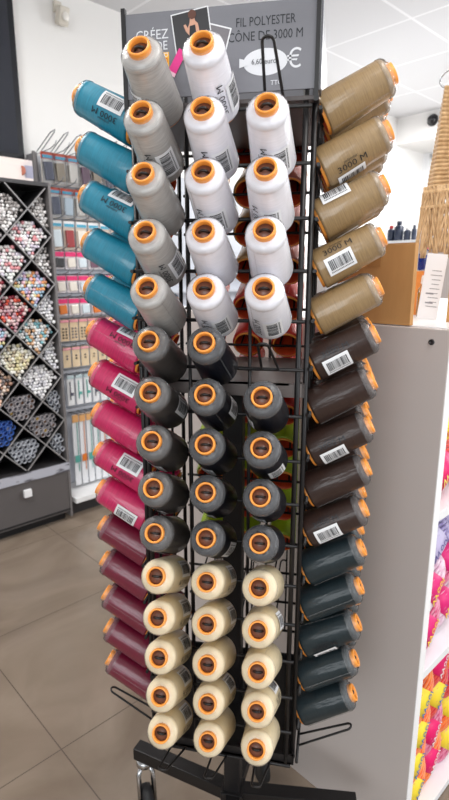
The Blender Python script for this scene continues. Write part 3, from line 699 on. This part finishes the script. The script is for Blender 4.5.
# drawer below
dr = dgrey
mb = MB(); wbox(mb, U0 + .017, UE - .001, VB - .23, VB - .002, .0, .245, .002); attach(mb.build('drawer', mat('grey_drawer_front', rgb(92, 88, 88), .4)), bd); drw = bpy.context.scene.objects[-1] if False else None
mb = MB(); wbox(mb, .335, .375, VB - .001, VB + .018, .155, .195, .003); attach(mb.build('drawer_knob', M['sticker']), bd)
mb = MB(); wbox(mb, U0 + .02, UE - .01, VB - .20, VB - .05, -.055, -.001); attach(mb.build('recessed_plinth', inner), bd)
mb = MB(); wbox(mb, U0, UE, VB - .012, VB + .002, .010, .018); attach(mb.build('drawer_gap', inner), bd)
pale = mat('pale_blue_grey_print', rgb(178, 180, 190), .4, noise=((22, 3, 40), rgb(90, 88, 96), .55, .62))
mb = MB(); wbox(mb, U0, UE + .01, VB + .0005, VB + .004, .235, .283); attach(mb.build('label_strip', pale), bd)
# printed header strip on top
t = empty('photo_header_strip', w(.2, VB, ZB1)); tag(t, 'pale photo header strip standing on top of the bead cabinet', 'sign')
mb = MB(); wbox(mb, U0, .53, VB - .03, VB - .026, ZB1 + .006, ZB1 + .10, .001); attach(mb.build('strip_board', mat('pale_pink_white_print', rgb(228, 214, 208), .45, noise=((6, 6, 14), rgb(206, 196, 196), .45, .6))), t)
mb = MB(); mb.sphere(w(.475, VB - .0255, ZB1 + .05), .022, 2, (1.0, .02, 1)); mb.sphere(w(.445, VB - .0255, ZB1 + .05), .0, 1) if False else None
mb.bm.free() if False else attach(mb.build('printed_spot', mat('printed_terracotta', rgb(180, 110, 90), .5)), t)
mb = MB(); wbox(mb, .49, .53, VB - .0255, VB - .025, ZB1 + .02, ZB1 + .075); attach(mb.build('printed_patch', mat('printed_slate', rgb(150, 150, 170), .5)), t)
mb = MB(); wbox(mb, .590, .604, VB - .15, VB - .14, ZB1 + .006, ZB1 + .17)
tag(mb.build('upright_divider', dgrey2), 'narrow grey upright standing at the corner of the bead cabinet', 'divider')

def bead_set(name, cols_, rough=.25): return [mat(f'bead_{name}_{i}', rgb(*c), rough, coat=.4) for i, c in enumerate(cols_)]
PAL = {
 'silver': bead_set('silver', ((222, 220, 220), (190, 186, 184), (238, 235, 233), (150, 144, 142))),
 'mixed': bead_set('mixed', ((240, 225, 228), (222, 226, 222), (212, 204, 218), (222, 150, 155), (242, 240, 240), (230, 226, 224))),
 'pastel': bead_set('pastel', ((200, 190, 225), (235, 190, 205), (170, 200, 220), (240, 165, 110), (235, 235, 235), (225, 215, 160))),
 'white': bead_set('white', ((238, 236, 238), (215, 214, 220), (245, 245, 245))),
 'cream': bead_set('cream', ((235, 230, 205), (225, 215, 170), (240, 238, 230), (210, 195, 170))),
 'seagreen': bead_set('seagreen', ((228, 226, 224), (215, 170, 130), (130, 185, 195), (240, 238, 235), (200, 205, 210))),
 'coral': bead_set('coral', ((225, 190, 190), (225, 90, 70), (150, 50, 65), (230, 215, 210), (190, 150, 160))),
 'peach': bead_set('peach', ((215, 180, 155), (235, 215, 200), (180, 140, 120), (120, 110, 110))),
}
DESC = {'silver': 'silvery grey', 'mixed': 'white and rosy mixed', 'pastel': 'pastel lilac, pink and orange', 'white': 'pearl white', 'cream': 'cream and ivory', 'seagreen': 'white, tan and sea green', 'coral': 'pink and coral', 'peach': 'peach and grey'}
def rowname(z): return f'{int(round((1.69 - z) / .1165))}'
cells = []   # (i column, z centre, kind)
for j, kd in enumerate(('silver', 'silver', 'white', 'white', 'mixed')): cells.append((0, 1.57 - DZ * j, ('b', kd)) if j < 4 else (0, 1.57 - DZ * j, ('t', 'clear')))
cells.append((0, 1.57 - DZ * 5, ('t', 'clear')))
for j, kd in enumerate((('b', 'mixed'), ('b', 'pastel'), ('b', 'seagreen'), ('b', 'white'), ('t', 'smoky'))): cells.append((1, ZC0 - DZ * j, kd))
for j, kd in enumerate((('b', 'silver'), ('b', 'mixed'), ('b', 'coral'), ('b', 'cream'), ('t', 'smoky'), ('t', 'clear'))): cells.append((2, 1.57 - DZ * j, kd))
for j, kd in enumerate((('b', 'silver'), ('b', 'coral'), ('b', 'pastel'), ('b', 'peach'), ('t', 'blue'))): cells.append((3, ZC0 - DZ * j, kd))
cname = {0: 'against the side panel', 1: 'one in from the side panel', 2: 'two in from the side panel', 3: 'three in from the side panel'}
levels = ['top', 'second', 'third', 'fourth', 'fifth', 'sixth']
rim = {'clear': mat('clear_tube_rim', rgb(196, 200, 208), .2, coat=.5), 'smoky': mat('smoky_tube_rim', rgb(170, 165, 168), .2, coat=.5), 'blue': mat('blue_tube_rim', rgb(70, 110, 190), .2, coat=.5)}
fillm = [mat('tube_fill_%d' % i, rgb(*c), .4) for i, c in enumerate(((70, 72, 84), (48, 50, 60), (210, 175, 80), (110, 80, 60), (150, 152, 160), (30, 50, 120)))]
NTH = ['leftmost', 'second', 'third', 'fourth', 'fifth', 'sixth', 'seventh', 'eighth', 'ninth', 'tenth']
random.seed(21); FN_ = ['slate', 'dark', 'golden', 'brown', 'pale', 'blue']
TUBE = {}
for kk in rim:
    for fi in range(6):
        mb = MB(); T = RU.to_4x4() @ Matrix.Rotation(PI / 2, 4, 'X')
        # local: axis towards +V
        T = Matrix(((UV_U.x, 0, UV_V.x, 0), (UV_U.y, 0, UV_V.y, 0), (0, 1, 0, 0), (0, 0, 0, 1)))
        mb.lathe([(.0118, -.07), (.0125, -.005), (.0128, 0), (.0105, .001), (.0095, -.004), (.0095, -.07)], 16, T, closed=True)
        ra = mb.mesh('tube_shell', rim[kk]); mb = MB(); mb.lathe([(0, -.008), (.0088, -.008), (.0094, -.012), (.0094, -.07)], 12, T); TUBE[kk, fi] = (ra, mb.mesh('tube_contents', fillm[fi]))
for (i, zc, (kd, nm)) in cells:
    uc = UE - DU * i; lvl = levels[min(5, int((1.69 - zc) / DZ + .15))]
    inside = lambda u, z, m: abs(u - uc) / DU + abs(z - zc) / (DZ / 2) < 1 - m and u < UE - .012 and z < ZB1 - .03 and z > ZB0
    if kd == 'b':
        mb = MB(); rr = .0098; pts = []; nm_ = len(PAL[nm])
        z = zc - DZ / 2
        row = 0
        while z < zc + DZ * .30:
            u = uc - DU + (row % 2) * rr * 1.05
            while u < uc + DU:
                if inside(u, z, .10):
                    f = (z - (zc - DZ / 2)) / DZ
                    mb.mi = random.randrange(nm_); q = rr * random.uniform(.85, 1.2)
                    mb.sphere(w(u + random.uniform(-.002, .002), VB - .012 - .05 * max(0, f - .1) + random.uniform(-.006, .008), z + random.uniform(-.002, .002)), q, 1)
                u += rr * 1.75
            z += rr * 1.6; row += 1
        o = mb.build('loose_beads', PAL[nm]); tag(o, f'{DESC[nm]} beads heaped in the {lvl} diamond compartment {cname[i]}', 'beads', kind='stuff')
    else:
        rr = .0135; z = zc - DZ / 2; row = 0
        while z < zc + DZ * .20:
            u = uc - DU + (row % 2) * rr; kk_ = 0
            while u < uc + DU:
                if inside(u, z, .13):
                    t = empty('button_tube', w(u + random.uniform(-.0008, .0008), VB - .012 + random.uniform(-.02, .004), z))
                    fi = 5 if nm == 'blue' and random.random() < .6 else random.choice((0, 0, 1, 1, 4, 3 if nm == 'smoky' else 0, 2 if nm == 'smoky' and random.random() < .4 else 1))
                    tag(t, f'{FN_[fi]} tube, {NTH[kk_]} in {["lowest", "second", "third", "fourth", "fifth", "sixth", "seventh", "eighth", "ninth", "tenth"][min(row, 9)]} layer, {lvl} diamond {cname[i]}', 'button tube', f'{nm} tubes in the {lvl} compartment {cname[i]}')
                    a_, b_ = TUBE[nm, fi]; link('tube_shell', a_, t); link('tube_contents', b_, t); kk_ += 1
                u += rr * 2.02
            z += rr * 1.78; row += 1

# ---------------------------------------------------------------- haberdashery hanging display
VP = -2.0; hz = empty('hook_display_panel', w(1.1, VP - .06, 0)); tag(hz, 'white and grey hook display wall carrying rows of haberdashery packets', 'display panel')
backm = mat('pale_blue_grey_metal_panel', rgb(204, 208, 216), .45)
UR = 2.3
mb = MB(); wbox(mb, .625, UR, VP - .13, VP - .10, 0.02, 1.86); attach(mb.build('back_panel', backm), hz)
mb = MB(); wbox(mb, .610, .622, VP - .13, VP - .03, -.03, 1.86, .002); attach(mb.build('side_post', mat('grey_metal_post', rgb(128, 126, 130), .4)), hz)
mb = MB(); wbox(mb, .625, UR, VP - .10, VP + .13, .03, .06, .003); attach(mb.build('base_shelf', M['white']), hz)
mb = MB(); wbox(mb, .625, UR, VP - .10, VP + .06, -.055, .029); attach(mb.build('plinth', dgrey), hz)
def packet_meshes(kind, seed):
    rnd = random.Random(seed); mb = MB()
    W_, Hh, band, body, extra = {
     'header': (.062, .150, (215, 80, 50), (222, 212, 200), None), 'header2': (.062, .150, (225, 225, 225), (205, 190, 175), None),
     'pinkbag': (.060, .090, (225, 40, 110), (226, 220, 224), None), 'button': (.048, .115, (232, 150, 165), (222, 196, 160), None),
     'button2': (.046, .110, (236, 165, 178), (228, 205, 170), None), 'needle': (.040, .170, (190, 210, 215), (238, 240, 242), None), 'long': (.036, .42, (225, 170, 110), (232, 234, 238), None)}[kind]
    return W_, Hh, band, body
PKC = {}
def packet(u, ztop, kind, hue, label, grp):
    W_, Hh, band, body = packet_meshes(kind, 0)
    t = empty('haberdashery_packet', w(u, VP, ztop)); t.rotation_euler = (0, 0, A55); tag(t, label, 'packet', grp)
    key = (kind, hue)
    if key not in PKC:
        rnd = random.Random(str(key)); ms = {}
        mb = MB(); mb.box((0, .0, -Hh / 2), (W_, .002, Hh)); ms['backing_card'] = mb.mesh('c', mat('card_%s' % kind, rgb(*body), .5))
        bh = Hh * (.2 if kind in ('header', 'header2') else .26 if kind == 'pinkbag' else .1)
        mb = MB(); mb.box((0, -.004, -bh / 2 - .002), (W_ * 1.0, .006, bh)); ms['printed_band'] = mb.mesh('b', mat('band_%s' % kind, rgb(*band), .45))
        if kind in ('header', 'header2'):
            mb = MB(); mb.box((0, -.0078, -bh * .75), (W_ * .9, .001, bh * .5)); ms['printed_title'] = mb.mesh('t', mat('title_%s' % kind, rgb(70, 160, 190), .45))
        prod = {'a': (84, 86, 104), 'b': (165, 150, 128), 'c': (110, 72, 92), 'd': (150, 42, 44), 'e': (228, 220, 208), 'f': (210, 222, 228), 'g': (40, 38, 40), 'h': (90, 170, 160), 'i': (220, 120, 40)}[hue]
        pm = mat('product_%s_%s' % (kind, hue), rgb(*prod), .35, coat=.4)
        mb = MB()
        if kind in ('header', 'header2', 'pinkbag'):
            mb.box((rnd.uniform(-.004, .004), -.010, -bh - (Hh - bh) * .5), (W_ * .72, .014, (Hh - bh) * .72), Matrix.Rotation(rnd.uniform(-.1, .1), 3, 'Y'), .004)
        elif kind in ('button', 'button2'):
            for a in range(4 if kind == 'button' else 2):
                for b_ in ((-1, 1) if kind == 'button' else (0,)):
                    T = Matrix.Translation((b_ * W_ * .2, -.003, -Hh * .42 - a * Hh * .14)) @ Matrix.Rotation(PI / 2, 4, 'X'); mb.lathe([(0, 0), (.005, 0), (.005, .003), (0, .003)], 10, T)
        elif kind == 'needle':
            mb.box((-.004, -.004, -Hh * .5), (W_ * .10, .004, Hh * .6)); mb.box((.004, -.006, -Hh * .62), (W_ * .5, .003, Hh * .09))
        else:
            mb.box((0, -.007, -Hh * .62), (W_ * .8, .003, Hh * .10)); mb.box((W_ * .25, -.004, -Hh * .45), (.003, .003, Hh * .7))
        ms['product'] = mb.mesh('p', pm)
        if kind in ('header',):
            mb = MB(); mb.box((0, -.012, -Hh / 2), (W_ * .96, .020, Hh * .96), bev=.004); ms['clear_bag'] = mb.mesh('bag', M['glass'])
        PKC[key] = ms
    for n_, me in PKC[key].items(): link(n_, me, t)
    return t
rowsH = [  # ztop, pitch, u0, kind, hues, description
 (1.862, .070, .655, 'header', 'abecbaed', 'clear bag with orange and blue header', 'top row'),
 (1.700, .072, .680, 'header', 'afeabefc', 'clear bag with orange and blue header', 'second row'),
 (1.540, .072, .680, 'header2', 'fdefbdea', 'pale card packet', 'third row'),
 (1.385, .068, .682, 'pinkbag', 'gefceicf', 'small bag with bright pink band', 'fourth row'),
 (1.262, .068, .684, 'pinkbag', 'eefaefce', 'small bag with bright pink band', 'fifth row'),
 (1.142, .068, .686, 'pinkbag', 'iefieafe', 'small bag with bright pink band', 'sixth row'),
 (1.030, .056, .690, 'button', 'gagbggag', 'button card with pink top', 'seventh row'),
 (.880, .055, .694, 'button2', 'aggbagag', 'beige card with pink top', 'eighth row'),
 (.725, .052, .704, 'needle', 'ahhahhah', 'white needle packet with teal mark', 'ninth row'),
 (.500, .044, .716, 'long', 'hihhiihh', 'long white knitting needle packet', 'bottom row'),
]
NCOL = 9
pos9 = ['nearest the grey post', 'second from the post', 'third from the post', 'fourth from the post', 'fifth from the post', 'sixth from the post', 'seventh from the post', 'eighth from the post', 'ninth from the post']
nuse = NCOL
pw = mat('hook_wire', rgb(150, 152, 158), .3, metal=.8)
for (zt, pit, u0, kind, hues, ds, rn) in rowsH:
    for j in range(nuse):
        u = u0 + j * pit; hue = hues[j % 8]
        packet(u, zt, kind, hue, f'{ds}, {rn} of wall display, {pos9[j]}', f'packets in the {rn}')
    for j in range(nuse):
        u = u0 + j * pit; mb = MB()
        tipz = zt + .004
        mb.tube([w(u, VP - .10, tipz), w(u, VP + .05, tipz + .004), w(u, VP + .10, tipz + .016), w(u, VP + .115, tipz + .03)], .0022, 6)
        if zt > 1.8: mb.tube([w(u, VP - .10, tipz + .012), w(u, VP + .06, tipz + .075), w(u + .012, VP + .085, tipz + .085), w(u + .02, VP + .06, tipz + .078), w(u + .02, VP - .10, tipz + .012)], .0026, 6)
        attach(mb.build('prong', pw), hz)
for z in (1.275, 1.155, 1.040, .885, .735, .515):
    mb = MB(); wbox(mb, .625, UR, VP - .10, VP - .04, z - .004, z + .012, .001); attach(mb.build('ledge', backm), hz)
